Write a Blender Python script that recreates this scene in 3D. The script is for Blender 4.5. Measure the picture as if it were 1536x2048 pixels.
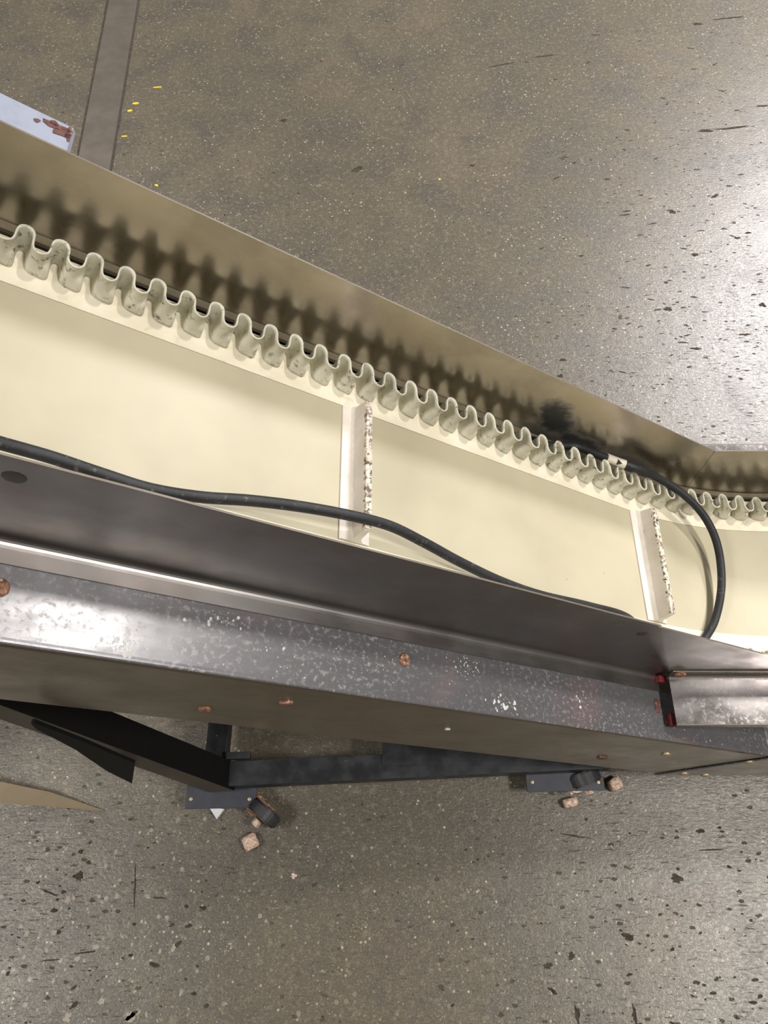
import bpy, bmesh, math, random
from mathutils import Vector, Matrix, noise as mnoise
random.seed(7)
for o in list(bpy.data.objects): bpy.data.objects.remove(o, do_unlink=True)
S = bpy.context.scene
COL = S.collection
# ------------------------------------------------------------------ camera, world, lights, exposure
W_PX, H_PX, FPX = 1536, 2048, 1479.1
H = 1.95                                   # camera height over the floor
TILT = math.radians(26.77)                 # tilt away from straight down
cam_d = bpy.data.cameras.new('camera'); cam = bpy.data.objects.new('camera', cam_d); COL.objects.link(cam)
cam_d.sensor_fit = 'VERTICAL'; cam_d.sensor_height = 36; cam_d.sensor_width = 27; cam_d.lens = 26
cam_d.clip_start = 0.02
cam.location = (0, 0, H); cam.rotation_euler = (TILT, 0, 0)
S.camera = cam
w = bpy.data.worlds.new('hall'); S.world = w; w.use_nodes = True
bg = w.node_tree.nodes['Background']; bg.inputs[0].default_value = (1.0, .93, .82, 1); bg.inputs[1].default_value = 0.17
def lamp(name, loc, target, sx, sy, power, col=(1, .95, .88)):
    d = bpy.data.lights.new(name, 'AREA'); d.shape = 'RECTANGLE'; d.size = sx; d.size_y = sy
    d.energy = power; d.color = col
    o = bpy.data.objects.new(name, d); COL.objects.link(o); o.location = loc
    o.rotation_euler = (Vector(target) - Vector(loc)).to_track_quat('-Z', 'Y').to_euler()
    return o
lamp('ceiling_lamp', (4.05, 2.25, 6.0), (4.05, 2.25, 0), 0.34, 0.5, 235, (1, .95, .89))
lamp('ceiling_lamp', (3.7, -0.9, 6.0), (3.7, -0.9, 0), 0.6, 1.2, 340, (1, .95, .90))
lamp('ceiling_lamp', (5.7, 7.0, 6.0), (5.7, 7.0, 0), 1.3, 1.6, 1450, (.98, .95, .97))
lamp('ceiling_lamp', (-4.2, -0.8, 6.0), (-4.2, -0.8, 0), 1.3, 1.5, 230, (1, .96, .92))
lamp('ceiling_lamp', (-3.5, 6.0, 6.0), (-3.5, 6.0, 0), 1.2, 1.2, 110, (1, .93, .84))
S.view_settings.view_transform = 'Standard'; S.view_settings.look = 'None'
S.view_settings.gamma = 1; S.view_settings.use_curve_mapping = False
S.view_settings.exposure = 0.0
# ------------------------------------------------------------------ projection helper (pixel + one world plane -> point)
SA, CA = math.sin(TILT), math.cos(TILT)
def ray(px, py):
    a = (px - 768) / FPX; b = (1024 - py) / FPX
    return Vector((a, SA + b * CA, -CA + b * SA))
def at_z(px, py, z):
    d = ray(px, py); t = (z - H) / d.z; return Vector((0, 0, H)) + d * t
def at_y(px, py, y):
    d = ray(px, py); t = y / d.y; return Vector((0, 0, H)) + d * t
TH = 0.652                                  # incline (tan)
XB = 0.642                                  # where the incline turns level
ANG = math.atan(TH); CT, ST = math.cos(ANG), math.sin(ANG)
def zc(X): return H - 1 - TH * min(X, XB)   # sharp centre line of the deck
def zb(X, L=0.17):                          # belt surface, rounded through the bend
    if X < XB - L: return H - 1 - TH * X
    if X > XB + L: return H - 1 - TH * XB
    t = X - (XB - L); return H - 1 - TH * (XB - L) - TH * t + TH * t * t / (4 * L)
def at_incl(px, py, off, flat=True):                   # point on the inclined surface, off = vertical offset from the deck line
    d = ray(px, py); t = (-1 + off) / (d.z + TH * d.x)
    p = Vector((0, 0, H)) + d * t
    if flat and p.x > XB: return at_z(px, py, zc(XB) + off)
    return p
def at_belt(px, py, h):
    p = at_incl(px, py, h)
    for _ in range(8): p = at_z(px, py, zb(p.x) + h)*0.5 + p*0.5 if False else at_z(px, py, zb(p.x) + h) * 0.4 + p * 0.6
    return at_z(px, py, p.z)
# ------------------------------------------------------------------ material helpers
class NT:
    def __init__(s, name):
        s.m = bpy.data.materials.new(name); s.m.use_nodes = True; s.t = s.m.node_tree
        s.b = s.t.nodes['Principled BSDF']; s._g = None
    def n(s, typ, **kw):
        x = s.t.nodes.new(typ)
        for k, v in kw.items(): setattr(x, k, v)
        return x
    def link(s, a, b): s.t.links.new(a, b)
    def val(s, sock, v):
        if hasattr(v, 'is_linked') or hasattr(v, 'links'): s.link(v, sock)
        else: sock.default_value = v
    def pos(s, scale=(1, 1, 1), rot=(0, 0, 0), loc=(0, 0, 0)):
        if s._g is None: s._g = s.n('ShaderNodeNewGeometry')
        m = s.n('ShaderNodeMapping'); s.link(s._g.outputs['Position'], m.inputs[0])
        m.inputs['Scale'].default_value = scale; m.inputs['Rotation'].default_value = rot; m.inputs['Location'].default_value = loc
        return m.outputs[0]
    def incl(s, scale=(1, 1, 1)):           # coordinates with the first axis running along the incline
        r = s.pos(rot=(0, -ANG, 0)); m = s.n('ShaderNodeMapping'); s.link(r, m.inputs[0]); m.inputs['Scale'].default_value = scale
        return m.outputs[0]
    def noise(s, v, scale, detail=4, rough=.55, dist=0):
        x = s.n('ShaderNodeTexNoise'); s.link(v, x.inputs['Vector']); x.inputs['Scale'].default_value = scale
        x.inputs['Detail'].default_value = detail; x.inputs['Roughness'].default_value = rough; x.inputs['Distortion'].default_value = dist
        return x.outputs['Fac']
    def vor(s, v, scale, rnd=1.0):
        x = s.n('ShaderNodeTexVoronoi'); s.link(v, x.inputs['Vector']); x.inputs['Scale'].default_value = scale
        x.inputs['Randomness'].default_value = rnd
        return x.outputs['Distance'], x.outputs['Color']
    def ramp(s, f, a, b, lo=0.0, hi=1.0, smooth=True):
        x = s.n('ShaderNodeMapRange'); x.interpolation_type = 'SMOOTHSTEP' if smooth else 'LINEAR'
        s.val(x.inputs['Value'], f); s.val(x.inputs['From Min'], a); s.val(x.inputs['From Max'], b)
        x.inputs['To Min'].default_value = lo; x.inputs['To Max'].default_value = hi
        return x.outputs['Result']
    def math(s, op, a, b=0.0):
        x = s.n('ShaderNodeMath', operation=op); s.val(x.inputs[0], a); s.val(x.inputs[1], b); return x.outputs[0]
    def mix(s, f, a, b):
        x = s.n('ShaderNodeMix', data_type='RGBA'); s.val(x.inputs[0], f)
        for sock, v in ((x.inputs[6], a), (x.inputs[7], b)):
            if isinstance(v, tuple): sock.default_value = (*v, 1) if len(v) == 3 else v
            else: s.link(v, sock)
        return x.outputs[2]
    def sep(s, v):
        x = s.n('ShaderNodeSeparateXYZ'); s.link(v, x.inputs[0]); return x.outputs
    def bump(s, h, strength, dist=.002, prev=None):
        x = s.n('ShaderNodeBump'); x.inputs['Strength'].default_value = strength; x.inputs['Distance'].default_value = dist
        s.link(h, x.inputs['Height'])
        if prev: s.link(prev, x.inputs['Normal'])
        return x.outputs[0]
    def out(s, color=None, rough=None, metal=None, normal=None, spec=None):
        for k, v in (('Base Color', color), ('Roughness', rough), ('Metallic', metal), ('Normal', normal), ('Specular IOR Level', spec)):
            if v is None: continue
            if isinstance(v, tuple): v = (*v, 1)
            s.val(s.b.inputs[k], v)
        return s.m
def srgb(r, g, b):
    f = lambda c: (c / 255 / 12.92) if c / 255 <= .04045 else ((c / 255 + .055) / 1.055) ** 2.4
    return (f(r), f(g), f(b))
M = {}
def mat_floor():
    k = NT('worn_concrete'); p = k.pos()
    big = k.noise(p, 1.1, 3, .6); mid = k.noise(p, 5, 5, .62, .4); fine = k.noise(p, 150, 3, .7)
    col = k.mix(k.ramp(big, .35, .65), srgb(90, 85, 72), srgb(104, 96, 80))
    col = k.mix(k.ramp(mid, .38, .72), col, srgb(76, 72, 64))
    col = k.mix(k.ramp(k.noise(p, 2.3, 3), .55, .75, 0, .6), col, srgb(112, 98, 80))
    col = k.mix(k.ramp(fine, .35, .75, 0, .55), col, srgb(82, 77, 70))
    col = k.mix(k.ramp(k.noise(p, 260, 2, .6), .56, .72, 0, .5), col, srgb(175, 166, 150))
    col = k.mix(k.ramp(k.noise(p, 38, 5, .7), .42, .66, 0, .45), col, srgb(86, 80, 70))
    col = k.mix(k.ramp(k.noise(k.pos(loc=(5, 2, 0)), 55, 4, .7), .52, .68, 0, .35), col, srgb(150, 140, 122))
    # patches where the aggregate is exposed
    s = k.sep(p)
    west = k.math('MULTIPLY', k.ramp(s[0], -.05, -.55), k.ramp(s[1], .45, -.05))
    expo = k.math('MAXIMUM', k.ramp(k.noise(p, 1.9, 2), .5, .66), west)
    # aggregate: three sizes of pebble, each cell with its own tone
    mw = k.mix(.06, p, k.n('ShaderNodeTexNoise').outputs['Color'])
    def peb(col, scale, lo, hi, keep, pale, dark, amt, xs=1.0):
        v = k.pos(scale=(xs, 1, 1)); d, c = k.vor(v, scale); cs = k.sep(c)
        m = k.math('MULTIPLY', k.ramp(d, hi, lo), k.ramp(cs[0], keep, keep + .02))
        m = k.math('MULTIPLY', m, amt)
        return k.mix(m, col, k.mix(k.ramp(cs[1], .55, .6), dark, pale)), m
    col, m1 = peb(col, 95, .2, .34, .72, srgb(196, 186, 165), srgb(66, 62, 58), k.ramp(k.noise(p, 6, 2), .42, .58, .2, .75))
    col, m2 = peb(col, 210, .22, .38, .80, srgb(190, 180, 158), srgb(62, 56, 50), k.ramp(k.noise(p, 9, 3), .4, .6, .08, .6))
    col, m3 = peb(col, 48, .20, .30, .78, srgb(158, 149, 136), srgb(88, 83, 79), k.math('MULTIPLY', expo, .75))
    # pits and scratches that lost the sealer
    d, c = k.vor(k.pos(scale=(.5, 1, 1), loc=(3, 1, 0)), 62); cs = k.sep(c)
    pit = k.math('MULTIPLY', k.ramp(k.math('ADD', d, k.math('MULTIPLY', k.math('SUBTRACT', k.noise(p, 130, 2), .5), .35)), .24, .15), k.ramp(cs[0], .80, .82))
    sc = k.ramp(k.noise(k.pos(scale=(.16, 1, 1), rot=(0, 0, -.06)), 150, 4, .75), .60, .69)
    sc = k.math('MULTIPLY', sc, k.ramp(k.noise(p, 3.1, 2), .38, .6, .25, 1))
    lost = k.math('MAXIMUM', pit, k.math('MULTIPLY', sc, .85))
    col = k.mix(k.math('MULTIPLY', k.math('ADD', k.math('MULTIPLY', pit, .8), k.math('MULTIPLY', sc, .25)), .5), col, srgb(62, 57, 52))
    gl = k.noise(k.pos(scale=(.45, 1, 1)), 170, 4, .7)
    rg = k.math('ADD', k.ramp(gl, .3, .7, .24, .42), k.math('MULTIPLY', lost, .4))
    rg = k.math('ADD', rg, k.ramp(mid, .4, .7, 0, .06))
    hgt = k.math('ADD', k.math('MULTIPLY', gl, .6), k.math('ADD', k.math('MULTIPLY', fine, .35), k.math('MULTIPLY', lost, -1.0)))
    nb = k.bump(hgt, .55, .0024)
    nb = k.bump(k.noise(p, 14, 3), .10, .01, nb)
    return k.out(col, rg, 0.0, nb, k.math('SUBTRACT', .62, k.math('MULTIPLY', lost, .5)))
M['floor'] = mat_floor()
def mat_steel(name, base, rough, mott=0.0, warm=None, cable_refl=False, bumpy=.04, met=1.0):
    k = NT(name); v = k.incl((1, 1, 1)); vs = k.incl((.12, 1, 1))
    n1 = k.noise(vs, 60, 4, .6); n2 = k.noise(v, 9, 4, .6); n3 = k.noise(v, 130, 4, .7)
    lo = tuple(c * .82 for c in base)
    col = k.mix(k.ramp(n2, .35, .7), base, lo)
    if warm: col = k.mix(k.ramp(k.noise(v, 5, 3), .5, .72, 0, .45), col, warm)
    rg = k.math('ADD', k.ramp(n2, .3, .7, rough - .05, rough + .07), k.ramp(n1, .3, .7, -.02, .03))
    metal = met
    if mott:
        m = k.ramp(n3, .5, .68, 0, mott); m = k.math('MULTIPLY', m, k.ramp(k.noise(v, 7, 3), .35, .62, .25, 1))
        col = k.mix(m, col, srgb(170, 170, 168)); rg = k.math('ADD', rg, k.math('MULTIPLY', m, .3))
        metal = k.math('SUBTRACT', met, k.math('MULTIPLY', m, met * .8))
        pk = k.ramp(k.noise(v, 4.2, 2), .56, .70, 0, .28); col = k.mix(pk, col, srgb(160, 128, 130))
    if cable_refl:
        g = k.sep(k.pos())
        # black cable reflection painted into the colour (world x, height above the deck line)
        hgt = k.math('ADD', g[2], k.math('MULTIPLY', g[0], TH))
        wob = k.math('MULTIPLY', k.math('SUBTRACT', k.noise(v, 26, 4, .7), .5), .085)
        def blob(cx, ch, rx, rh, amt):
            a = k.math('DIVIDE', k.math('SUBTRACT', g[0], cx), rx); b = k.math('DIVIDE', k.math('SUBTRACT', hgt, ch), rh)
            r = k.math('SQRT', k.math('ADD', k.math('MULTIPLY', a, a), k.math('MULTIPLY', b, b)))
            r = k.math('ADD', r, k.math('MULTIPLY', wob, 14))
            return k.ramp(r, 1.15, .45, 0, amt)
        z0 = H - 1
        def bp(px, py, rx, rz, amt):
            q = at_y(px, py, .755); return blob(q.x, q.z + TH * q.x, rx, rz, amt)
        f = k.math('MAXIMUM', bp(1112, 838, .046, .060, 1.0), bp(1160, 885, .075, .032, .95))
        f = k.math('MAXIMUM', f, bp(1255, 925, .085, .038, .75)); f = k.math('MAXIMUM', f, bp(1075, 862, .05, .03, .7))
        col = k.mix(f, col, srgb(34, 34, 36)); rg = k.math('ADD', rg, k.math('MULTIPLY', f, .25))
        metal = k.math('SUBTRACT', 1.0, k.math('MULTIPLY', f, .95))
    nb = k.bump(n1, bumpy, .0012); nb = k.bump(k.noise(v, 6, 2), .05, .006, nb)
    return k.out(col, rg, metal, nb)
M['guard_far'] = mat_steel('brushed_steel_inner', srgb(168, 161, 150), .25, warm=srgb(152, 139, 122), cable_refl=True)
M['guard'] = mat_steel('brushed_steel_guard', srgb(150, 147, 145), .37, warm=srgb(128, 118, 112))
M['rail'] = mat_steel('dusty_steel_rail', srgb(112, 111, 115), .30, mott=.6, met=.38)
M['face'] = mat_steel('dull_steel_face', srgb(160, 152, 138), .33, warm=srgb(140, 128, 108))
M['cover'] = mat_steel('steel_cover', srgb(124, 120, 119), .19, mott=.4, met=.65)
def mat_belt():
    k = NT('cream_belt'); v = k.incl()
    col = k.mix(k.ramp(k.noise(v, 3, 4), .35, .7), srgb(184, 177, 152), srgb(168, 161, 136))
    col = k.mix(k.ramp(k.noise(k.incl((.35, 1, 1)), 22, 4, .7), .62, .8, 0, .35), col, srgb(190, 178, 140))
    d, c = k.vor(v, 30); m = k.math('MULTIPLY', k.ramp(d, .06, .03), k.ramp(k.sep(c)[0], .86, .88))
    col = k.mix(k.math('MULTIPLY', m, .6), col, srgb(130, 110, 80))
    return k.out(col, .48, 0.0, k.bump(k.noise(v, 14, 3), .12, .004), .35)
M['belt'] = mat_belt()
def mat_rubber(name, c1, c2, dirt, amount, sc=60, t=.56, lo=.15):
    k = NT(name); v = k.incl()
    col = k.mix(k.ramp(k.noise(v, 18, 4), .35, .7), c1, c2)
    m = k.ramp(k.noise(v, sc, 5, .72), t, t + .12, 0, amount)
    m = k.math('MULTIPLY', m, k.ramp(k.noise(v, 12, 2), .38, .62, lo, 1))
    col = k.mix(m, col, dirt)
    return k.out(col, .55, 0.0, k.bump(k.noise(v, 90, 2), .1, .001), .3)
M['side'] = mat_rubber('off_white_sidewall', srgb(216, 213, 196), srgb(196, 193, 176), srgb(92, 88, 72), .9, 95, .53, .3)
M['strip'] = mat_rubber('white_base_strip', srgb(226, 220, 200), srgb(212, 205, 182), srgb(150, 136, 100), .3, 40)
M['cleat'] = mat_rubber('white_cleat', srgb(218, 212, 203), srgb(204, 197, 186), srgb(170, 140, 110), .35, 60)
M['cleat_dirt'] = mat_rubber('soiled_cleat_edge', srgb(214, 204, 188), srgb(196, 184, 166), srgb(70, 54, 46), 1.0, 120, .47, .8)
def mat_simple(name, c, rough, metal=0.0, spec=.5, vary=.12, sc=30, bump=.05):
    k = NT(name); p = k.pos(); n = k.noise(p, sc, 4, .6)
    col = k.mix(k.ramp(n, .3, .7), c, tuple(x * (1 - vary * 2) for x in c))
    return k.out(col, rough, metal, k.bump(n, bump, .001), spec)
M['edge'] = mat_simple('dull_sheared_edge', srgb(120, 112, 100), .6, .5)
M['lip'] = mat_simple('worn_lip_steel', srgb(176, 166, 144), .42, .5, sc=25)
M['gap'] = mat_simple('dark_bed', srgb(34, 31, 28), .7, sc=20)
M['cable'] = mat_rubber('black_rubber_cable', srgb(44, 45, 47), srgb(34, 35, 37), srgb(120, 118, 112), .5, 110)
M['tape'] = mat_simple('white_tape', srgb(225, 216, 198), .5)
M['ink'] = mat_simple('black_ink', srgb(25, 25, 25), .5)
def mat_black():
    k = NT('black_painted_steel'); p = k.pos(); n = k.noise(p, 20, 4)
    col = k.mix(k.ramp(n, .35, .7), srgb(34, 35, 38), srgb(48, 50, 54))
    m = k.ramp(k.noise(p, 55, 5, .75), .66, .72, 0, .6)
    col = k.mix(m, col, srgb(110, 120, 126))
    return k.out(col, k.ramp(n, .3, .7, .34, .5), 0.0, k.bump(n, .08, .002), .35)
M['black'] = mat_black()
M['leg'] = mat_simple('lit_black_leg', srgb(84, 77, 67), .5, sc=12)  # black leg paint, lightened in colour to look lit on the side faces
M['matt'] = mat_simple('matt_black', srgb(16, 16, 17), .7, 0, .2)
M['plate'] = mat_simple('blue_black_plate', srgb(56, 60, 70), .5, sc=40)
def mat_rust(name, a, b, c):
    k = NT(name); p = k.pos(); n = k.noise(p, 210, 4, .7)
    col = k.mix(k.ramp(n, .4, .52), a, b); col = k.mix(k.ramp(k.noise(p, 150, 3), .55, .64), col, c)
    return k.out(col, .7, .1, k.bump(n, .5, .002))
M['rust'] = mat_rust('flaking_rust', srgb(92, 58, 44), srgb(146, 106, 82), srgb(188, 158, 132))
M['rust_red'] = mat_rust('red_brown_rust', srgb(80, 48, 42), srgb(102, 64, 55), srgb(130, 98, 84))
M['rust_pale'] = mat_rust('pale_rust', srgb(176, 120, 94), srgb(206, 186, 168), srgb(222, 212, 200))
M['zinc'] = mat_simple('tarnished_zinc', srgb(186, 172, 140), .45, .6, sc=200)
M['red'] = mat_simple('red_plastic', srgb(112, 28, 34), .45, sc=60, vary=.2)
M['yellow'] = mat_simple('yellow_paint', srgb(232, 208, 58), .6, sc=120, vary=.08)
M['white'] = mat_simple('white_mineral', srgb(214, 216, 214), .75, sc=120)
M['whitep'] = mat_simple('white_plastic', srgb(220, 222, 226), .5, sc=50, vary=.05)
def mat_blue():
    k = NT('pale_blue_paint'); p = k.pos(); 
    return k.out(k.mix(k.ramp(k.noise(p, 25, 3), .4, .8), srgb(142, 149, 166), srgb(128, 135, 150)), .45, 0.0, None, .5)
M['blue'] = mat_blue()
M['tan'] = mat_simple('tan_painted_sheet', srgb(128, 114, 90), .5, sc=8, vary=.1)
M['joint'] = mat_simple('joint_steel', srgb(124, 117, 108), .34, .4, sc=12, vary=.1)
M['groove'] = mat_simple('dark_groove', srgb(74, 64, 58), .8, sc=50, vary=.2)
M['pit'] = mat_simple('dark_pit', srgb(78, 71, 63), .9, 0, .1, sc=60, vary=.25)
M['pebble'] = mat_simple('pale_pebble', srgb(158, 148, 134), .45, sc=200, vary=.15)
M['plug'] = mat_simple('dark_plug', srgb(84, 78, 78), .45, .5, sc=60, vary=.1)
M['chip'] = mat_simple('dark_chip', srgb(54, 44, 44), .5, sc=60, vary=.25)
M['wheel'] = mat_simple('grey_black_rubber_wheel', srgb(52, 52, 54), .5, sc=40)
# ------------------------------------------------------------------ object helpers
WL = {}
def finish(o, parent, loc):
    loc = Vector(loc); base = WL[parent.name] if parent else Vector((0, 0, 0))
    o.parent = parent; o.location = loc - base; WL[o.name] = loc
def tag(o, label=None, cat=None, group=None, kind=None):
    for k, v in (('label', label), ('category', cat), ('group', group), ('kind', kind)):
        if v: o[k] = v
    return o
def empty(name, loc, label, cat, group=None, parent=None):
    o = bpy.data.objects.new(name, None); COL.objects.link(o); o.empty_display_size = .05; finish(o, parent, loc)
    if label: tag(o, label, cat, group)
    return o
def obj(name, bm, mat, parent=None, loc=(0, 0, 0), rot=None, smooth=False, label=None, kind=None, world=True):
    if isinstance(bm, bpy.types.Mesh): me = bm
    else:
        me = bpy.data.meshes.new(name); bmesh.ops.recalc_face_normals(bm, faces=bm.faces); bm.to_mesh(me); bm.free()
        me.materials.append(mat)
        if smooth:
            for p in me.polygons: p.use_smooth = True
    o = bpy.data.objects.new(name, me); COL.objects.link(o); finish(o, parent, loc)
    if rot is not None: o.rotation_euler = rot
    if label: o['label'] = label
    if kind: o['kind'] = kind
    return o
def box_bm(bm, c, s, R=None, bev=0.0):
    r = bmesh.ops.create_cube(bm, size=1); vs = r['verts']
    for v in vs:
        v.co = Vector((v.co.x * s[0], v.co.y * s[1], v.co.z * s[2]))
    if bev:
        es = list({e for v in vs for e in v.link_edges})
        g = bmesh.ops.bevel(bm, geom=es, offset=bev, segments=2, affect='EDGES', profile=.6); vs = list({v for f in g['faces'] for v in f.verts} | {v for v in vs if v.is_valid})
    for v in vs:
        if R is not None: v.co = R @ v.co
        v.co += Vector(c)
    return vs
def bar_bm(bm, a, b, w_, h_, up=(0, 0, 1), bev=.002):          # box beam from a to b
    a, b = Vector(a), Vector(b); d = (b - a).normalized(); side = d.cross(Vector(up)).normalized(); u = side.cross(d)
    R = Matrix((d, side, u)).transposed(); return box_bm(bm, (a + b) / 2, ((b - a).length, w_, h_), R, bev)
def cyl_bm(bm, c, axis, r, h, seg=20, r2=None):
    q = Vector((0, 0, 1)).rotation_difference(Vector(axis)).to_matrix().to_4x4(); q.translation = Vector(c)
    return bmesh.ops.create_cone(bm, cap_ends=True, segments=seg, radius1=r, radius2=r if r2 is None else r2, depth=h, matrix=q)['verts']
def sheet_profile(pts, th):                                    # open polyline (y, dz) -> closed strip outline
    n = len(pts); L = []; 
    for i in range(n):
        a = Vector(pts[max(i - 1, 0)]); b = Vector(pts[min(i + 1, n - 1)]); d = (b - a).normalized()
        L.append(Vector(pts[i]) + Vector((-d.y, d.x)) * th)
    return [Vector(p) for p in pts] + L[::-1]
def fillet(pts, r, seg=5):                                     # round the inner corners of a polyline
    out = [Vector(pts[0])]
    for i in range(1, len(pts) - 1):
        p0, p1, p2 = map(Vector, (pts[i - 1], pts[i], pts[i + 1])); rr = r[i - 1] if isinstance(r, (list, tuple)) else r
        a = p1 + (p0 - p1).normalized() * rr; b = p1 + (p2 - p1).normalized() * rr
        for k in range(seg + 1):
            t = k / seg; out.append(a * (1 - t) ** 2 + p1 * 2 * t * (1 - t) + b * t * t)
    out.append(Vector(pts[-1])); return out
def sweep(name, prof, Xs, zf, mat, parent, smooth=False, label=None, skew=None):
    bm = bmesh.new(); rings = []
    for k_, X in enumerate(Xs):
        sh = (lambda dz: .545 * (.189 - dz)) if skew == k_ else (lambda dz: 0)
        rings.append([bm.verts.new((X + sh(p[1]), p[0], (zf(X) - TH * sh(p[1]) if skew == k_ else zf(X)) + p[1])) for p in prof])
    n = len(prof)
    for a, b in zip(rings, rings[1:]):
        for i in range(n): bm.faces.new((a[i], a[(i + 1) % n], b[(i + 1) % n], b[i]))
    bm.faces.new(rings[0]); bm.faces.new(rings[-1][::-1])
    if name in ('side_guard', 'cover_plate'):
        bmesh.ops.recalc_face_normals(bm, faces=bm.faces); bm.normal_update()
        for f_ in bm.faces:
            if f_.normal.z > .7 and min(e.calc_length() for e in f_.edges) < .0027: f_.material_index = 1
    o = obj(name, bm, mat, parent, smooth=smooth, label=label)
    o.data.materials.append(M['edge'])
    return o

def rng(a, b, n): return [a + (b - a) * i / n for i in range(n + 1)]
def slab_from_poly(pts, thick, nrm):
    bm = bmesh.new(); nrm = Vector(nrm).normalized()
    t = [bm.verts.new(p) for p in pts]; b = [bm.verts.new(Vector(p) - nrm * thick) for p in pts]
    bm.faces.new(t); bm.faces.new(b[::-1]); n = len(t)
    for i in range(n): bm.faces.new((t[i], b[i], b[(i + 1) % n], t[(i + 1) % n]))
    return bm
# ------------------------------------------------------------------ setting: floor, steel joint strip
bm = bmesh.new(); box_bm(bm, (1, 3, -.05), (16, 18, .1))
floor = obj('floor', bm, M['floor'], kind='structure')
floor['label'] = 'worn sealed concrete floor with pale aggregate specks and scratches'
def strip_pts(z, pl, w0): return None
s0 = at_z(190, 318, 0); s1 = at_z(247, 0, 0); sd = (s1 - s0).normalized(); sn = Vector((sd.y, -sd.x, 0))
wst = (at_z(276, 0, 0) - at_z(219, 0, 0)).dot(sn)
tr = obj('trim_1', (lambda b: (bar_bm(b, s0 - sd * .45 + Vector((0, 0, .0015)), s1 + sd * 4 + Vector((0, 0, .0015)), wst, .004, bev=.0012), b)[1])(bmesh.new()), M['joint'], kind='structure')
tr['label'] = 'grey steel joint strip set flush in the concrete floor'
for s_ in (-1, 1):
    b = bmesh.new(); off = sn * s_ * (wst / 2 + .005)
    n_ = 120; A_ = s0 - sd * .45; B_ = s1 + sd * 4; L_ = []; R_ = []
    for i in range(n_ + 1):
        p = A_.lerp(B_, i / n_) + off; j = mnoise.noise(p * 22) * .0035
        L_.append(b.verts.new(p + sn * s_ * (.004 + j + .001) + Vector((0, 0, .0009)))); R_.append(b.verts.new(p - sn * s_ * .0055 + Vector((0, 0, .0009))))
    for i in range(n_): b.faces.new((L_[i], L_[i + 1], R_[i + 1], R_[i]))
    obj('joint_groove', b, M['groove'], floor)
def blob_poly(c, u, v, a, b_, n=9, jit=.28, seed=0, lift=.0008):
    r = random.Random(seed); nn = u.cross(v); P_ = []
    for i in range(n):
        t = 2 * math.pi * i / n; k = 1 + r.uniform(-jit, jit)
        P_.append(c + u * math.cos(t) * a * k + v * math.sin(t) * b_ * k + nn * lift)
    return P_
UX, UY = Vector((1, 0, 0)), Vector((0, 1, 0))
def floor_mark(px, py, la, lb, deg, mat='pit', name='floor_pit', seed=None, n=15, thick=.0004, parent=floor):
    c = at_z(px, py, 0); a = math.radians(deg); u = Vector((math.cos(a), math.sin(a), 0)); v = Vector((-math.sin(a), math.cos(a), 0))
    P_ = blob_poly(c, u, v, la * .85, lb * .85, n, .42, seed if seed is not None else int(px * 7 + py))
    bm_ = slab_from_poly(P_, thick, (0, 0, 1)); bmesh.ops.translate(bm_, verts=bm_.verts, vec=-c)
    return obj(name, bm_, M[mat], parent, loc=c)
for a in [(945,331,.012,.007,-10),(1345,424,.013,.010,20),(1391,510,.016,.008,5),(1336,618,.014,.009,0),(1392,697,.022,.005,-3),(1491,669,.02,.005,5),
          (1250,430,.022,.004,8),(1430,392,.02,.008,30),(1474,476,.014,.005,0),(1525,610,.016,.009,-10),(1125,720,.014,.006,-5),(1120,752,.012,.008,0),
          (715,338,.026,.015,30),(568,241,.014,.011,20),(803,130,.010,.004,10),(1229,658,.010,.004,-8),(1332,565,.009,.005,0),(1095,850,.012,.004,0),
          (1460,36,.080,.006,9),(1395,48,.03,.010,5),(1000,130,.06,.005,16),(1090,112,.05,.004,12),(1465,256,.10,.006,8),(1410,262,.03,.009,0),(1525,212,.03,.006,5),
          (1352,1757,.016,.010,0),(1256,1873,.014,.008,-5),(1096,1931,.011,.007,5),(1143,1912,.009,.008,20),(1105,1982,.012,.005,-40),(1400,1663,.012,.006,0),
          (98,1785,.024,.003,-18),(270,1770,.0022,.05,8),(318,1796,.022,.0022,0),(170,1905,.03,.0025,8),(105,1920,.026,.002,5),(158,1752,.009,.013,10),(108,1820,.008,.005,0),(268,1848,.006,.004,5),(180,1685,.006,.004,30),(262,2032,.015,.005,35),
          (1155,2030,.006,.02,0),(1150,1672,.05,.002,-8),(1420,1700,.04,.0022,2)]:
    floor_mark(*a)
floor_mark(1270, 2032, .0045, .026, 3, 'pit', 'floor_slot')
for a in [(57,1738,.008,.010,0),(136,1798,.008,.009,10),(108,1865,.007,.006,0),(203,2003,.009,.007,0),(262,2035,.013,.012,0),(134,2036,.009,.008,0),(348,1717,.005,.005,0),
          (362,1985,.006,.007,0),(588,1752,.008,.007,20),(610,285+0,.006,.005,0),(842,355,.006,.005,0),(1080,290,.004,.003,0),(1105,1983,.007,.006,0),(240,1760,.006,.005,0),(520,1832,.006,.006,0),(532,1842,.005,.005,0)]:
    floor_mark(*a, mat='pebble' if a[0] not in (588,) else 'rust_pale', name='aggregate_pebble')
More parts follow.
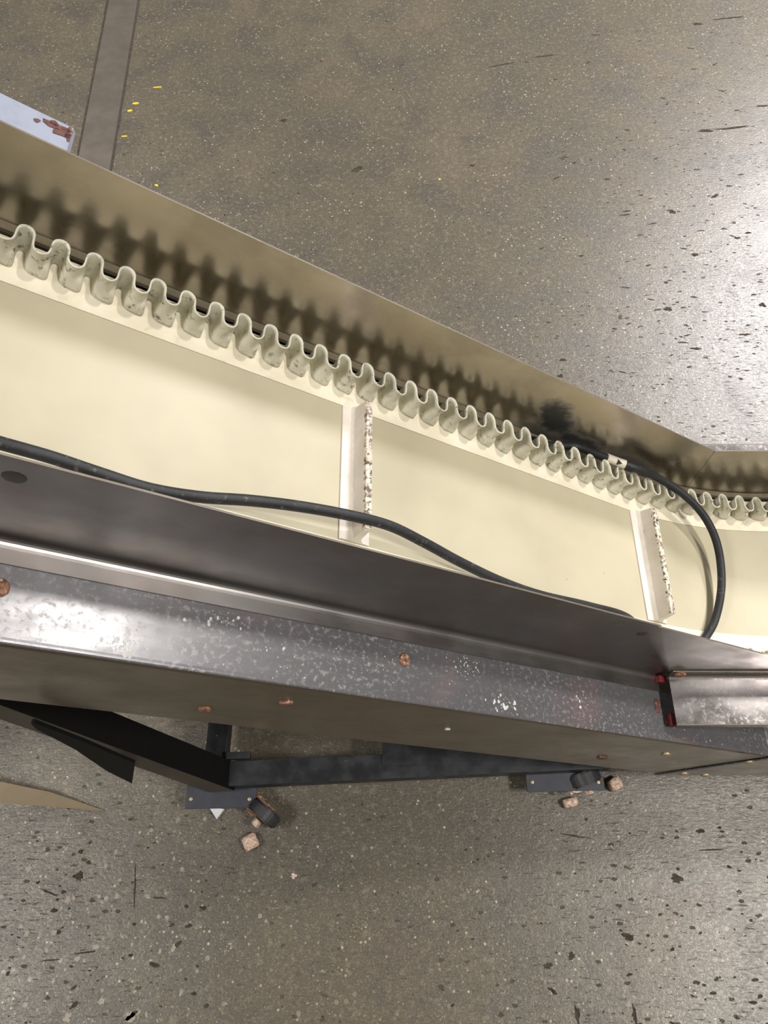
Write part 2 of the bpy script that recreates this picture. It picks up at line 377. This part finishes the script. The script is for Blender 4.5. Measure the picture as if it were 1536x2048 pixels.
def scatter(name, boxes, mat, seed, label):
    r = random.Random(seed); bm = bmesh.new()
    for (x0, y0, x1, y1, n, smin, smax, el) in boxes:
        for _ in range(n):
            c = at_z(r.uniform(x0, x1), r.uniform(y0, y1), 0); q = smin + (smax - smin) * r.random() ** 2.5; a = r.gauss(.05, .25 if el > 1.5 else 1.5)
            e = q * (1 + (el - 1) * r.random()); u = Vector((math.cos(a), math.sin(a), 0)); v = Vector((-math.sin(a), math.cos(a), 0))
            vs = [bm.verts.new(p) for p in blob_poly(c, u, v, e, q * .8, 9, .35, r.randint(0, 10 ** 6), .0002)]; bm.faces.new(vs)
    obj(name, bm, M[mat], floor, kind='stuff', label=label)
scatter('small_pits', [(-60, 1660, 420, 2060, 150, .0010, .0060, 1.6), (420, 1600, 1536, 2060, 130, .0008, .0040, 1.6), (1250, 1650, 1600, 2060, 80, .0012, .0055, 2), (-60, -40, 900, 520, 230, .0012, .0050, 1.5),
    (1050, 60, 1600, 850, 190, .0012, .0060, 3.5), (1250, 380, 1600, 800, 120, .0010, .0045, 5)], 'pit', 21, 'small dark pits in the concrete')
scatter('pale_aggregate', [(-60, 1660, 420, 2060, 150, .0012, .0060, 1.3), (420, 1600, 1536, 2060, 90, .0010, .0036, 1.3), (-60, -40, 900, 520, 120, .0012, .0045, 1.4)], 'pebble', 22, 'pale aggregate stones in the concrete')
# yellow paint flecks and small debris
for i, (px, py, la, lb, dg, lab) in enumerate([
    (315,175,.0150,.0034,8,'thin yellow paint fleck, the farthest up beside the steel floor strip'),
    (271,207,.0125,.0050,14,'larger elongated yellow paint fleck right of the steel floor strip'),
    (260,222,.0075,.0052,14,'small rounded yellow paint fleck just below a longer one by the floor strip'),
    (248,273,.0100,.0030,5,'narrow yellow paint fleck nearest the steel floor strip'),
    (313,371,.0070,.0042,-25,'yellow-green paint fleck next to the top edge of the far steel guard'),
    (879,359,.0040,.0035,0,'tiny yellow crumb alone on open concrete beyond the conveyor')]):
    c = at_z(px, py, 0); a = math.radians(dg); u = Vector((math.cos(a), math.sin(a), 0)); v = Vector((-math.sin(a), math.cos(a), 0))
    bm_ = slab_from_poly(blob_poly(c, u, v, la * 1.3, lb * 1.3, 8, .22, i + 3, .0016), .0015, (0, 0, 1)); bmesh.ops.translate(bm_, verts=bm_.verts, vec=-c)
    tag(obj('paint_fleck', bm_, M['yellow'], None, loc=c), lab, 'paint fleck', 'yellow flecks on the floor')
# ------------------------------------------------------------------ conveyor
cv = empty('conveyor', (.35, .55, 0), 'long inclined stainless conveyor with cream cleated belt on a black wheeled frame', 'conveyor')
YN, YF, YM = .3526, .755, .5538
X0, X1 = -.95, 1.7
# --- belt
def belt_slab(name, y0, y1, lo, hi, mat, parent, label=None):
    Xs = rng(X0, .44, 6) + rng(.44, .85, 22)[1:] + rng(.85, X1, 3)[1:]
    return sweep(name, [(y0, hi), (y1, hi), (y1, lo), (y0, lo)], Xs, zb, mat, parent, label=label)
belt = belt_slab('belt', .3625, .7405, -.004, 0.0, M['belt'], cv, 'cream rubber belt')
# arc-length table along the belt
Xt = [X0 + (X1 - X0) * i / 3000 for i in range(3001)]; St = [0.0]
for a, b in zip(Xt, Xt[1:]): St.append(St[-1] + math.hypot(b - a, zb(b) - zb(a)))
def s2p(s):
    import bisect
    i = min(max(bisect.bisect_left(St, s), 1), 3000); f = (s - St[i - 1]) / (St[i] - St[i - 1]); X = Xt[i - 1] + f * (Xt[i] - Xt[i - 1])
    e = .004; dz = (zb(X + e) - zb(X - e)) / (2 * e); n = Vector((-dz, 0, 1)).normalized(); t = Vector((1, 0, dz)).normalized()
    return Vector((X, 0, zb(X))), t, n
def X2s(X): 
    i = int((X - X0) / (X1 - X0) * 3000); return St[i]
def strip(yc, half, ysign):
    y0, y1 = (.669, .7395) if ysign > 0 else (.364, .4386)
    return belt_slab('base_strip', y0, y1, .0002, .0016, M['strip'], belt, 'whiter rubber strip along the foot of the sidewall')
def sidewall(yc, flip):
    PITCH, AMP, K = .0413, .0155, .0030; HT = .046; NS = 32
    rows = [0, .10, .20, .29, .36, .41, .47, .62, .80, .93, 1.0]
    N = int(St[-1] / PITCH * NS) - 12; bm = bmesh.new(); grid = []
    for i in range(N):
        t = 2 * math.pi * i / NS; s0_ = PITCH * t / (2 * math.pi) + K * math.sin(2 * t); col = []
        near = .5 - .5 * math.cos(t); ph = (t % (2 * math.pi)) - math.pi
        bulge = math.exp(-((ph - .95) / .55) ** 2)
        wb = mnoise.noise(Vector((s0_ * 22, flip, 0)))
        for h in rows:
            low = math.sqrt(max(0, 1 - (h / .42) ** 2)) if h < .42 else 0
            cave = math.sin(math.pi * (h - .36) / .5) if .36 < h < .86 else 0
            amp = AMP * (1.0 + .10 * (h > .95) - .10 * math.sin(math.pi * h))
            s_ = s0_ + .0042 * (1 - h) * math.sin(ph) * (1 if ph > 0 else .75) + low * bulge * .0018
            P0, T, Nn = s2p(min(max(s_, 0), St[-1]))
            y = yc + flip * (amp * math.cos(t) - low * bulge * .0060 + cave * bulge * .0035) + wb * .0022 * h
            y += mnoise.noise(Vector((s_ * 80, h * 3, 5))) * .0008
            col.append(bm.verts.new(P0 + Nn * (h * HT + .0016) + UY * y))
        grid.append(col)
    for a, b in zip(grid, grid[1:]):
        for j in range(len(rows) - 1): bm.faces.new((a[j], b[j], b[j + 1], a[j + 1]))
    o = obj('corrugated_sidewall', bm, M['side'], belt, smooth=True, label='off-white wavy rubber sidewall with dark specks')
    m = o.modifiers.new('thick', 'SOLIDIFY'); m.thickness = .0022; m.offset = 0
    return o
strip(.7, 0, 1); strip(.7, 0, -1)
sidewall(.7105, 1); sidewall(.3805, -1)
# --- cleats
def cleat(X):
    s = X2s(X); P0, T, Nn = s2p(s)
    ya, yb = .440, .668
    prof = [(-.026, 0), (-.026, .003), (-.012, .0045), (-.0075, .012), (-.0055, .038), (.0035, .040), (.0045, .012), (.012, .0045), (.024, .003), (.024, 0)]
    bm = bmesh.new(); A_, B_ = [], []
    for (a, h) in prof:
        tp = h / .04 * .005
        A_.append(bm.verts.new(P0 + T * a + Nn * h + UY * (ya + tp))); B_.append(bm.verts.new(P0 + T * a + Nn * h + UY * (yb - tp)))
    n = len(prof)
    for i in range(n): bm.faces.new((A_[i], A_[(i + 1) % n], B_[(i + 1) % n], B_[i]))
    bm.faces.new(A_); bm.faces.new(B_[::-1])
    o = obj('cleat', bm, M['cleat'], belt, label='white rubber cleat across the belt')
    # soiled worn top edge
    bm = bmesh.new(); r = random.Random(int(X * 100)); a_, b_ = [], []; N = 46
    L_ = []
    for i in range(N + 1):
        y = ya + .006 + (yb - ya - .012) * i / N; ww = -.0062 + r.uniform(-.001, .0006)
        L_.append([bm.verts.new(P0 + T * ww + Nn * (.0372 + r.uniform(-.003, .001)) + UY * y), bm.verts.new(P0 + T * -.0054 + Nn * .0405 + UY * y), bm.verts.new(P0 + T * .0040 + Nn * (.0412 + r.uniform(0, .0008)) + UY * y), bm.verts.new(P0 + T * .0046 + Nn * .030 + UY * y)])
    for a, b in zip(L_, L_[1:]):
        for j in range(3): bm.faces.new((a[j], b[j], b[j + 1], a[j + 1]))
    obj('worn_edge', bm, M['cleat_dirt'], belt, label='dirty worn top edge of a cleat')
    return o
for X in (-.61, -.043, .512, 1.16): cleat(X)
# --- bed and return run
XS2 = [X0, XB, X1]
sweep('slider_bed', [(.372, -.006), (.735, -.006), (.735, -.03), (.372, -.03)], rng(X0, .44, 3) + rng(.44, .85, 16)[1:] + [X1], zb, M['gap'], cv)
sweep('return_belt', [(.262, -.325), (.848, -.325), (.848, -.330), (.262, -.330)], XS2, zc, M['belt'], cv)
sweep('wear_lip', [(.7545, .020), (.7482, .004), (.7482, -.004), (.7545, -.004)], rng(X0, .44, 3) + rng(.44, .85, 16)[1:] + [X1], zb, M['lip'], cv, label='pale worn lip along the foot of the far guard')
# --- guards, rails, each a bent sheet; mir() gives the far side
def mir(pts): return [(2 * YM - p[0], p[1]) for p in pts]
gp = fillet([(YN, .189), (YN, -.046), (YN - .030, -.046)], [.012], 6)
rp_top = fillet([(YN + .012, -.050), (.232, -.050), (.232, -.395), (.262, -.395)], [.009, .006], 6)
def part_profile(p, th): return sheet_profile(p, th)
def rail(side, lvl, nm, lb):
    f = (lambda q: q) if side < 0 else mir
    pr = f([tuple(v) for v in part_profile(rp_top, .003)])
    xj = lambda dz: .630 + .150 * (dz + .395) / .345            # the joint leans back
    bm = bmesh.new(); ra, rb = [], []; n = len(pr); fs = []
    for p in pr:
        X = xj(p[1]); zj = H - 1 - TH * X + p[1]
        e = .0006 if lvl else 0
        if lvl: ra.append(bm.verts.new((X + .0008, p[0] + (e if side > 0 else -e) * 7, zj - (.012 if p[1] < -.2 else 0)))); rb.append(bm.verts.new((X1, p[0] + (e if side > 0 else -e) * 7, zj - (.012 if p[1] < -.2 else 0))))
        else: ra.append(bm.verts.new((X0, p[0], H - 1 - TH * X0 + p[1]))); rb.append(bm.verts.new((X, p[0], zj)))
    for i in range(n): fs.append((i, bm.faces.new((ra[i], ra[(i + 1) % n], rb[(i + 1) % n], rb[i]))))
    bm.faces.new(ra); bm.faces.new(rb[::-1]); bm.normal_update()
    for i, f_ in fs:
        if abs(f_.normal.y) > .55: f_.material_index = 1
    o = obj(nm, bm, M['rail'], cv, label=lb); o.data.materials.append(M['face'])
    return o
near_rail = rail(-1, 0, 'side_rail', 'dusty grey steel side rail of the incline, near side')
near_rail2 = rail(-1, 1, 'side_rail', 'steel side rail of the level end, near side')
rail(1, 0, 'side_rail', None); rail(1, 1, 'side_rail', None)
XJ = .424
g1 = sweep('side_guard', part_profile(gp, .0025), [X0, XJ], zc, M['guard'], cv, skew=1, label='dark brushed steel guard on the near side')
gp2 = [(p[0] - .0027, p[1] + .0012) for p in part_profile(gp, .0025)]
g2 = sweep('side_guard', gp2, [XJ - .006, XB, X1], zc, M['guard'], cv, skew=0, label='steel guard past the seam on the near side')
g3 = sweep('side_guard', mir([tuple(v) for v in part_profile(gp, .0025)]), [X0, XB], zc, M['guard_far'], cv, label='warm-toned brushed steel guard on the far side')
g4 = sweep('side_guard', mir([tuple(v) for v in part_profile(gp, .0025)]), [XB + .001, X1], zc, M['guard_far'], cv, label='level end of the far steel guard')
# --- cover plates over the level end's rail
def cover(side):
    zt = H - 1.360; f = (lambda q: q) if side < 0 else mir
    pr = f([tuple(v) for v in sheet_profile(fillet([(YN - .006, zt + .026), (YN - .006, zt), (.2556, zt), (.2556, zt - .012)], [.008, .003], 5), .0025)])
    return sweep('cover_plate', pr, [.527, X1], lambda X: 0, M['cover'], cv, label='bent steel cover plate over the rail at the level end')
cpn = cover(-1); cover(1)
# red blocks under the cover plate end
for (px, py, sx, sy, sz, off, nm) in ((1322, 1359, .020, .014, .014, -.038, 0), (1343, 1440, .012, .024, .010, -.042, 0)):
    c = at_incl(px, py, off); bm = bmesh.new()
    box_bm(bm, (0, 0, 0), (sx, sy, sz), Matrix.Rotation(ANG, 3, 'Y'), .003)
    obj('spacer_block', bm, M['red'], cv, loc=c, label='red plastic spacer under the cover plate edge')
# pale blue painted bar outside the far guard
def bluebar():
    e = at_incl(143, 303, .159); e2 = at_incl(146, 262, .159)
    bm = bmesh.new(); xe = e2.x
    pr = [(YF + .004, .160), (.823, .160), (.823, .153), (YF + .004, .153)]
    rings = [[bm.verts.new((X, p[0], zc(X) + p[1])) for p in pr] for X in (X0, xe)]; n = len(pr)
    for i in range(n): bm.faces.new((rings[0][i], rings[0][(i + 1) % n], rings[1][(i + 1) % n], rings[1][i]))
    bm.faces.new(rings[0]); bm.faces.new(rings[1][::-1])
    o = obj('mounting_bar', bm, M['blue'], cv, label='pale blue painted steel bar with rusted chips at its end')
    u = Vector((CT, 0, -ST)); v = UY; 
    for (px, py, a, b_, sd) in ((74, 241, .004, .003, 1), (112, 252, .013, .006, 2), (122, 266, .012, .005, 8), (108, 245, .006, .004, 4), (137, 270, .003, .012, 5), (132, 259, .007, .0025, 6)):
        c = at_incl(px, py, .1604); bm = slab_from_poly(blob_poly(c, u, v, a, b_, 9, .35, sd, .0004), .0004, (ST, 0, CT)); bmesh.ops.translate(bm, verts=bm.verts, vec=-c)
        obj('rust_patch', bm, M['rust_red'], o, loc=c)
bluebar()
# --- bolts
def bolt_mesh(r, h, mat, name):
    bm = bmesh.new(); N = 14; rings = []; rr = random.Random(5)
    for (k, z) in ((1.0, 0), (1.0, h * .5), (.86, h * .9), (.45, h * 1.05)):
        rings.append([bm.verts.new((math.cos(2 * math.pi * i / N) * r * k * (1 + rr.uniform(-.05, .05)), math.sin(2 * math.pi * i / N) * r * k, z)) for i in range(N)])
    for a, b in zip(rings, rings[1:]):
        for i in range(N): bm.faces.new((a[i], a[(i + 1) % N], b[(i + 1) % N], b[i]))
    bm.faces.new(rings[0][::-1]); bm.faces.new(rings[-1])
    me = bpy.data.meshes.new(name); bmesh.ops.recalc_face_normals(bm, faces=bm.faces); bm.to_mesh(me); bm.free(); me.materials.append(M[mat])
    return me
bolts = {m: bolt_mesh(.0105, .005, m, 'bolt_' + m) for m in ('rust', 'rust_red', 'rust_pale', 'zinc', 'plug')}
small = {m: bolt_mesh(.0048, .003, m, 'screw_' + m) for m in ('white', 'zinc')}
RF = (0, ANG, 0); RS = (math.pi / 2, 0, 0)
for (px, py, m, s_) in ((-2, 1176, 'rust', 1.05), (808, 1320, 'rust', .95), (1313, 1407, 'rust_red', .8), (1314, 1419, 'rust_red', .62)):
    c = at_incl(px, py, -.0505); o = obj('bolt', bolts[m], None, near_rail, loc=c, rot=RF, label='rusted round bolt head'); o.scale = (s_,) * 3
for (px, py, m, s_) in ((410, 1416, 'rust', 1.0), (572, 1403, 'rust', .95), (1204, 1513, 'rust_red', 1.0), (1332, 1507, 'zinc', .95)):
    c = at_y(px, py, .2325); o = obj('bolt', bolts[m], None, near_rail, loc=c, rot=RS, label='rusted round bolt head'); o.scale = (s_,) * 3
c = at_y(895, 1457, .2325); obj('rivet', small['white'], None, near_rail, loc=c, rot=RS)
for (px, py, m, s_) in ((1368, 1546, 'zinc', .9), (1410, 1549, 'zinc', .9), (1497, 1523, 'zinc', .9)):
    c = at_y(px, py, .232 - .0137); o = obj('bolt', bolts[m], None, near_rail2, loc=c, rot=RS); o.scale = (s_,) * 3
for (px, py, r_) in ((28, 955, 1.1), (1285, 1268, .9)):
    c = at_y(px, py, YN - .0002); o = obj('hole_plug', bolts['plug'], None, g1, loc=c, rot=RS, label='dark flush plug in the guard'); o.scale = (r_, r_, .08)
c = at_y(1360, 1347, YN - .0065); o = obj('bolt', bolts['rust'], None, cpn, loc=c, rot=RS, label='rusted round bolt head'); o.scale = (1.05,) * 3
# --- dried white residue on the rail top (uncountable specks)
def residue(cx, cy, rx, ry, n, smin, smax, seed):
    r = random.Random(seed); bm = bmesh.new(); u = Vector((CT, 0, -ST)); v = UY; nn = u.cross(v)
    for i in range(n):
        px = r.gauss(cx, rx); py = r.gauss(cy, ry)
        c = at_incl(px, py, -.0497, False)
        if c.x > .73: continue
        if not (.240 < c.y < YN - .034): continue
        s_ = smin + (smax - smin) * r.random() ** 3; m = 7
        k = [1 + r.uniform(-.3, .3) for _ in range(m)]; el = r.uniform(.6, 1)
        R_ = [bm.verts.new(c + (u * math.cos(2 * math.pi * j / m) * el + v * math.sin(2 * math.pi * j / m)) * s_ * k[j]) for j in range(m)]
        top = bm.verts.new(c + nn * .0006)
        for j in range(m): bm.faces.new((R_[j], R_[(j + 1) % m], top))
    obj('residue_specks', bm, M['white'], near_rail, kind='stuff', label='dried white residue specks')
residue(245, 1295, 26, 15, 70, .0008, .0045, 1); residue(455, 1240, 30, 9, 30, .0006, .0030, 2); residue(930, 1328, 20, 12, 60, .0006, .0019, 3)
residue(1005, 1410, 16, 10, 60, .0006, .0035, 4); residue(880, 1285, 26, 6, 24, .0006, .0020, 5); residue(1160, 1395, 12, 7, 10, .001, .0035, 6)
residue(700, 1330, 260, 40, 170, .0004, .0013, 7); residue(560, 1300, 40, 14, 12, .001, .0024, 8); residue(1250, 1430, 60, 20, 60, .0004, .0014, 9); residue(1350, 1485, 60, 9, 60, .0004, .0015, 10); residue(1440, 1497, 50, 6, 70, .0005, .002, 12)
# --- black wheeled frame
ZT = H - 1.825; 
def yb_at(X): return .205 + (X + .38) * .045           # the near beam runs slightly askew
a = Vector((-.405, yb_at(-.405) + .028, ZT - .03)); b = Vector((.95, yb_at(.95) + .028, ZT - .03))
def fr(name, a, b, w_, h_, label=None, mat='black', up=(0, 0, 1)):
    bm = bmesh.new(); bar_bm(bm, a, b, w_, h_, up); return obj(name, bm, M[mat], cv, label=label)
fr('base_beam', a, b, .056, .056)
fr('base_beam', a + Vector((0, .60, 0)), b + Vector((0, .58, 0)), .056, .056)
cx = at_z(433, 1480, ZT).x
fr('cross_beam', (cx, a.y + .03, ZT - .028), (cx, a.y + .57, ZT - .028), .050, .050)
fr('cross_beam', (.80, a.y + .06, ZT - .028), (.80, a.y + .60, ZT - .028), .05, .05)
fr('angle_bracket', (cx + .028, a.y + .040, ZT + .004), (cx + .085, a.y + .042, ZT + .004), .016, .022)
q_ = at_z(764, 1500, ZT); bm = bmesh.new(); box_bm(bm, (q_.x + .25, a.y + .17, ZT - .002), (.50, .30, .006)); obj('deck_plate', bm, M['black'], cv, label='black steel plate between the base beams')
# leaning legs up to the conveyor
ld = Vector((-.60, .15, 1.15)).normalized()
foot = Vector((a.x + .022, a.y - .003, ZT - .045))
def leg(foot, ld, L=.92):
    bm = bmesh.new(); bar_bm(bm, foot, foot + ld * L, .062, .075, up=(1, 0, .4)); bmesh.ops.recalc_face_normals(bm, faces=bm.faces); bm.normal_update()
    for f_ in bm.faces: f_.material_index = 1 if f_.normal.z > .15 else 0  # upward faces get a blacker paint, standing in for the conveyor's shade
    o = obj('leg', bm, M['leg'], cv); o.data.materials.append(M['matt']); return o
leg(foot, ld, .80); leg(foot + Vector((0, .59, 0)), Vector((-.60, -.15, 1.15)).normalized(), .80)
# triangular gusset under the near leg
gy = .203
G = [at_y(62, 1447, gy), at_y(68, 1446, gy), at_y(165, 1483, gy), at_y(270, 1527, gy), at_y(264, 1567, gy), at_y(215, 1543, gy), at_y(150, 1499, gy), at_y(72, 1458, gy)]
obj('gusset_plate', slab_from_poly(G, .006, (0, -1, 0)), M['matt'], cv)
# --- casters
def caster(px, py, wpx, yaw, flip, wheelmat):
    """plate carried by the beam, swivel fork and wheel"""
    pc = at_z(px, py, ZT - .068); k = (at_z(px + wpx, py, ZT - .068) - pc).length
    e = obj('caster_plate', (lambda q: (box_bm(q, (0, 0, 0), (k, .085, .006), Matrix.Rotation(.02, 3, 'Z'), .001), q)[1])(bmesh.new()), M['plate'], cv, loc=pc + Vector((0, .026, 0)))
    for sx in (-1, 1):
        for sy in (-.022,):
            obj('screw', small['zinc'], None, e, loc=pc + Vector((sx * (k / 2 - .014), .026 + sy, .003)))
    return e, pc
c1, p1 = caster(441, 1602, 140, .6, 1, 'wheel')
c2, p2 = caster(1130, 1568, 155, .6, 1, 'wheel')
def wheelset(parent, sw, yaw, rust, nutm):
    # sw: swivel axis point at the plate; the wheel trails from it
    R = Matrix.Rotation(yaw, 3, 'Z'); zt = sw.z - .004; rw = .042; wz = rw; tr_ = .024
    top = Vector((sw.x, sw.y, 0)); 
    def T(x, y, z): v = R @ Vector((x, y, 0)); return Vector((top.x + v.x, top.y + v.y, z))
    bm = bmesh.new(); cyl_bm(bm, T(0, 0, zt - .005), (0, 0, 1), .024, .012, 18)
    obj('swivel_ring', bm, M[rust], parent)
    bm = bmesh.new()
    for s_ in (-1, 1):
        P_ = [T(-.022, s_ * .021, zt - .010), T(.026, s_ * .021, zt - .010), T(tr_ + .016, s_ * .021, wz - .010), T(tr_ - .014, s_ * .021, wz - .012)]
        q = slab_from_poly(P_, .003, R @ Vector((0, s_, 0))); me = bpy.data.meshes.new('t'); q.to_mesh(me); q.free(); bm.from_mesh(me); bpy.data.meshes.remove(me)
    box_bm(bm, T(0, 0, zt - .0115), (.042, .040, .004), R, .001)
    obj('fork', bm, M[rust], parent, label='rusted caster fork')
    ax = R @ Vector((0, 1, 0))
    bm = bmesh.new(); vs = cyl_bm(bm, T(tr_, 0, wz), ax, rw, .030, 28)
    bmesh.ops.bevel(bm, geom=[e_ for e_ in bm.edges if len(e_.link_faces) == 2 and e_.calc_face_angle(0) > 1], offset=.004, segments=2, affect='EDGES')
    obj('wheel', bm, M['wheel'], parent, smooth=False)
    bm = bmesh.new(); cyl_bm(bm, T(tr_, -.028, wz), ax, .010, .016, 6)
    obj('axle_nut', bm, M[nutm], parent)
wheelset(c1, Vector((*(at_z(528, 1625, .05).xy - Vector((.0187, -.015))), p1.z)), math.radians(-39), 'rust', 'rust_pale')
wheelset(c2, p2 + Vector((.028, .004, 0)), math.radians(20), 'rust_pale', 'rust_pale')
# far pair, hidden below the belt but carrying the frame
for px_, src in ((p1.x, c1), (p2.x, c2)):
    e = obj('caster_plate', (lambda q: (box_bm(q, (0, 0, 0), (.16, .085, .006), None, .001), q)[1])(bmesh.new()), M['plate'], cv, loc=(px_, a.y + .62, ZT - .064))
    wheelset(e, Vector((px_, a.y + .62, ZT - .064)), .4, 'rust', 'zinc')
# small things lying by the casters
def lump(name, px, py, s, mat, yaw, label, cat, shape=None, z=0):
    c = at_z(px, py, z + s[2] * .5); c.z = 0
    bm = bmesh.new(); r = random.Random(int(px))
    box_bm(bm, (0, 0, s[2] / 2), s, None, min(s) * .36)
    for v in bm.verts: v.co += Vector((r.uniform(-1, 1), r.uniform(-1, 1), 0)) * min(s) * .03
    for v in bm.verts: v.co = Matrix.Rotation(yaw, 3, 'Z') @ v.co
    return tag(obj(name, bm, M[mat], None, loc=c, smooth=True), label, cat)
lump('stone', 501, 1684, (.036, .034, .022), 'rust_pale', .5, 'rounded pale stone with rusty blotches in front of the left caster', 'stone')
lump('rubble', 1230, 1568, (.034, .030, .03), 'rust_pale', .45, 'speckled pinkish block beside the right end of the right caster plate', 'rubble')
lump('rubble', 1141, 1605, (.036, .022, .024), 'rust_pale', .22, 'small pink broken block on the floor below the right caster plate', 'rubble')
tri = [at_z(417, 1613, .012), at_z(448, 1618, .012), at_z(433, 1638, .012)]
tag(obj('plastic_scrap', slab_from_poly(tri, .0118, (0, 0, 1)), M['whitep'], None), 'white three-cornered plastic scrap under the left caster plate', 'scrap')
# ------------------------------------------------------------------ tan sheet lying on the floor at the left
tipp = at_z(212, 1622, .002)
P_ = [tipp, at_z(0, 1606, .05), at_z(-420, 1560, .13), at_z(-420, 1470, .13), at_z(0, 1563, .05), at_z(100, 1584, .024)]
tag(obj('metal_sheet', slab_from_poly(P_, .002, (0, 0, 1)), M['tan'], None), 'smooth tan metal sheet tapering to a point on the floor at left', 'metal sheet')
# ------------------------------------------------------------------ cable
CR = .0078
cp = [(-160,842,.030),(-60,868,.032),(0,886,.034),(100,914,.034),(200,947,.030),(300,978,.028),(400,994,.030),(500,1001,.036),(600,1013,.046),(700,1031,.0535),(780,1052,.050),(850,1086,.040),
      (920,1124,.028),(1000,1162,.018),(1080,1190,.012),(1180,1213,.010),(1255,1236,.010)]
pts = [at_belt(*c) for c in cp]
pts += [Vector((.465, .376, zb(.465) + .050)), Vector((.53, .3735, zb(.53) + .056)), Vector((.59, .385, zb(.59) + .058))]
for c in [(1405,1287,.012),(1430,1240,.018),(1443,1170,.028),(1436,1095,.038),(1412,1038,.050),(1372,993,.060),(1320,958,.062)]: pts.append(at_belt(*c))
def fixy(px, py, y): return at_y(px, py, y)
for (px, py, y) in ((1275, 938, .722), (1235, 924, .731), (1190, 907, .738), (1150, 893, .7405)): pts.append(at_y(px, py, y))
q = pts[-1]; pts.append(Vector((q.x - .045, .7405, zb(q.x - .045) + .016))); pts.append(Vector((q.x - .085, .7405, zb(q.x - .085) + .010)))
def catmull(P_, n=8):
    out = []
    for i in range(len(P_) - 1):
        p0 = P_[max(i - 1, 0)]; p1_ = P_[i]; p2_ = P_[i + 1]; p3 = P_[min(i + 2, len(P_) - 1)]
        for k in range(n):
            t = k / n; out.append(.5 * ((2 * p1_) + (p2_ - p0) * t + (2 * p0 - 5 * p1_ + 4 * p2_ - p3) * t * t + (3 * p1_ - p0 - 3 * p2_ + p3) * t ** 3))
    out.append(P_[-1]); return out
def tube(path, r, seg=12):
    bm = bmesh.new(); rings = []; u = Vector((0, 0, 1))
    for i, p in enumerate(path):
        d = (path[min(i + 1, len(path) - 1)] - path[max(i - 1, 0)]).normalized(); s_ = d.cross(u).normalized(); u2 = s_.cross(d)
        rings.append([bm.verts.new(p + (s_ * math.cos(2 * math.pi * j / seg) + u2 * math.sin(2 * math.pi * j / seg)) * r) for j in range(seg)])
    for a, b in zip(rings, rings[1:]):
        for j in range(seg): bm.faces.new((a[j], a[(j + 1) % seg], b[(j + 1) % seg], b[j]))
    bm.faces.new(rings[0]); bm.faces.new(rings[-1][::-1]); return bm
path = catmull(pts)
cbl = tag(obj('power_cable', tube(path, CR), M['cable'], None, smooth=True), 'thick black rubber cable looping over the cream belt, white marker sleeve near its end', 'cable')
la = min(range(len(path)), key=lambda i: (path[i] - at_y(1250, 929, .728)).length); lb = min(range(len(path)), key=lambda i: (path[i] - at_y(1210, 915, .735)).length)
lo_, hi_ = min(la, lb), max(la, lb)
sl = obj('marker_sleeve', tube(path[lo_:hi_ + 1], CR + .0012), M['tape'], cbl, smooth=True, label='white sleeve with a black arrow mark')
mid_ = path[(lo_ + hi_) // 2]; d = (path[hi_] - path[lo_]).normalized(); vw = (Vector((0, 0, H)) - mid_).normalized(); sd_ = d.cross(vw).normalized(); vw2 = sd_.cross(d)
cc = mid_ + vw2 * (CR + .0018)
obj('arrow_mark', slab_from_poly([cc - d * .006, cc + d * .005 + sd_ * .0055, cc + d * .005 - sd_ * .0055], .0006, vw2), M['ink'], sl)
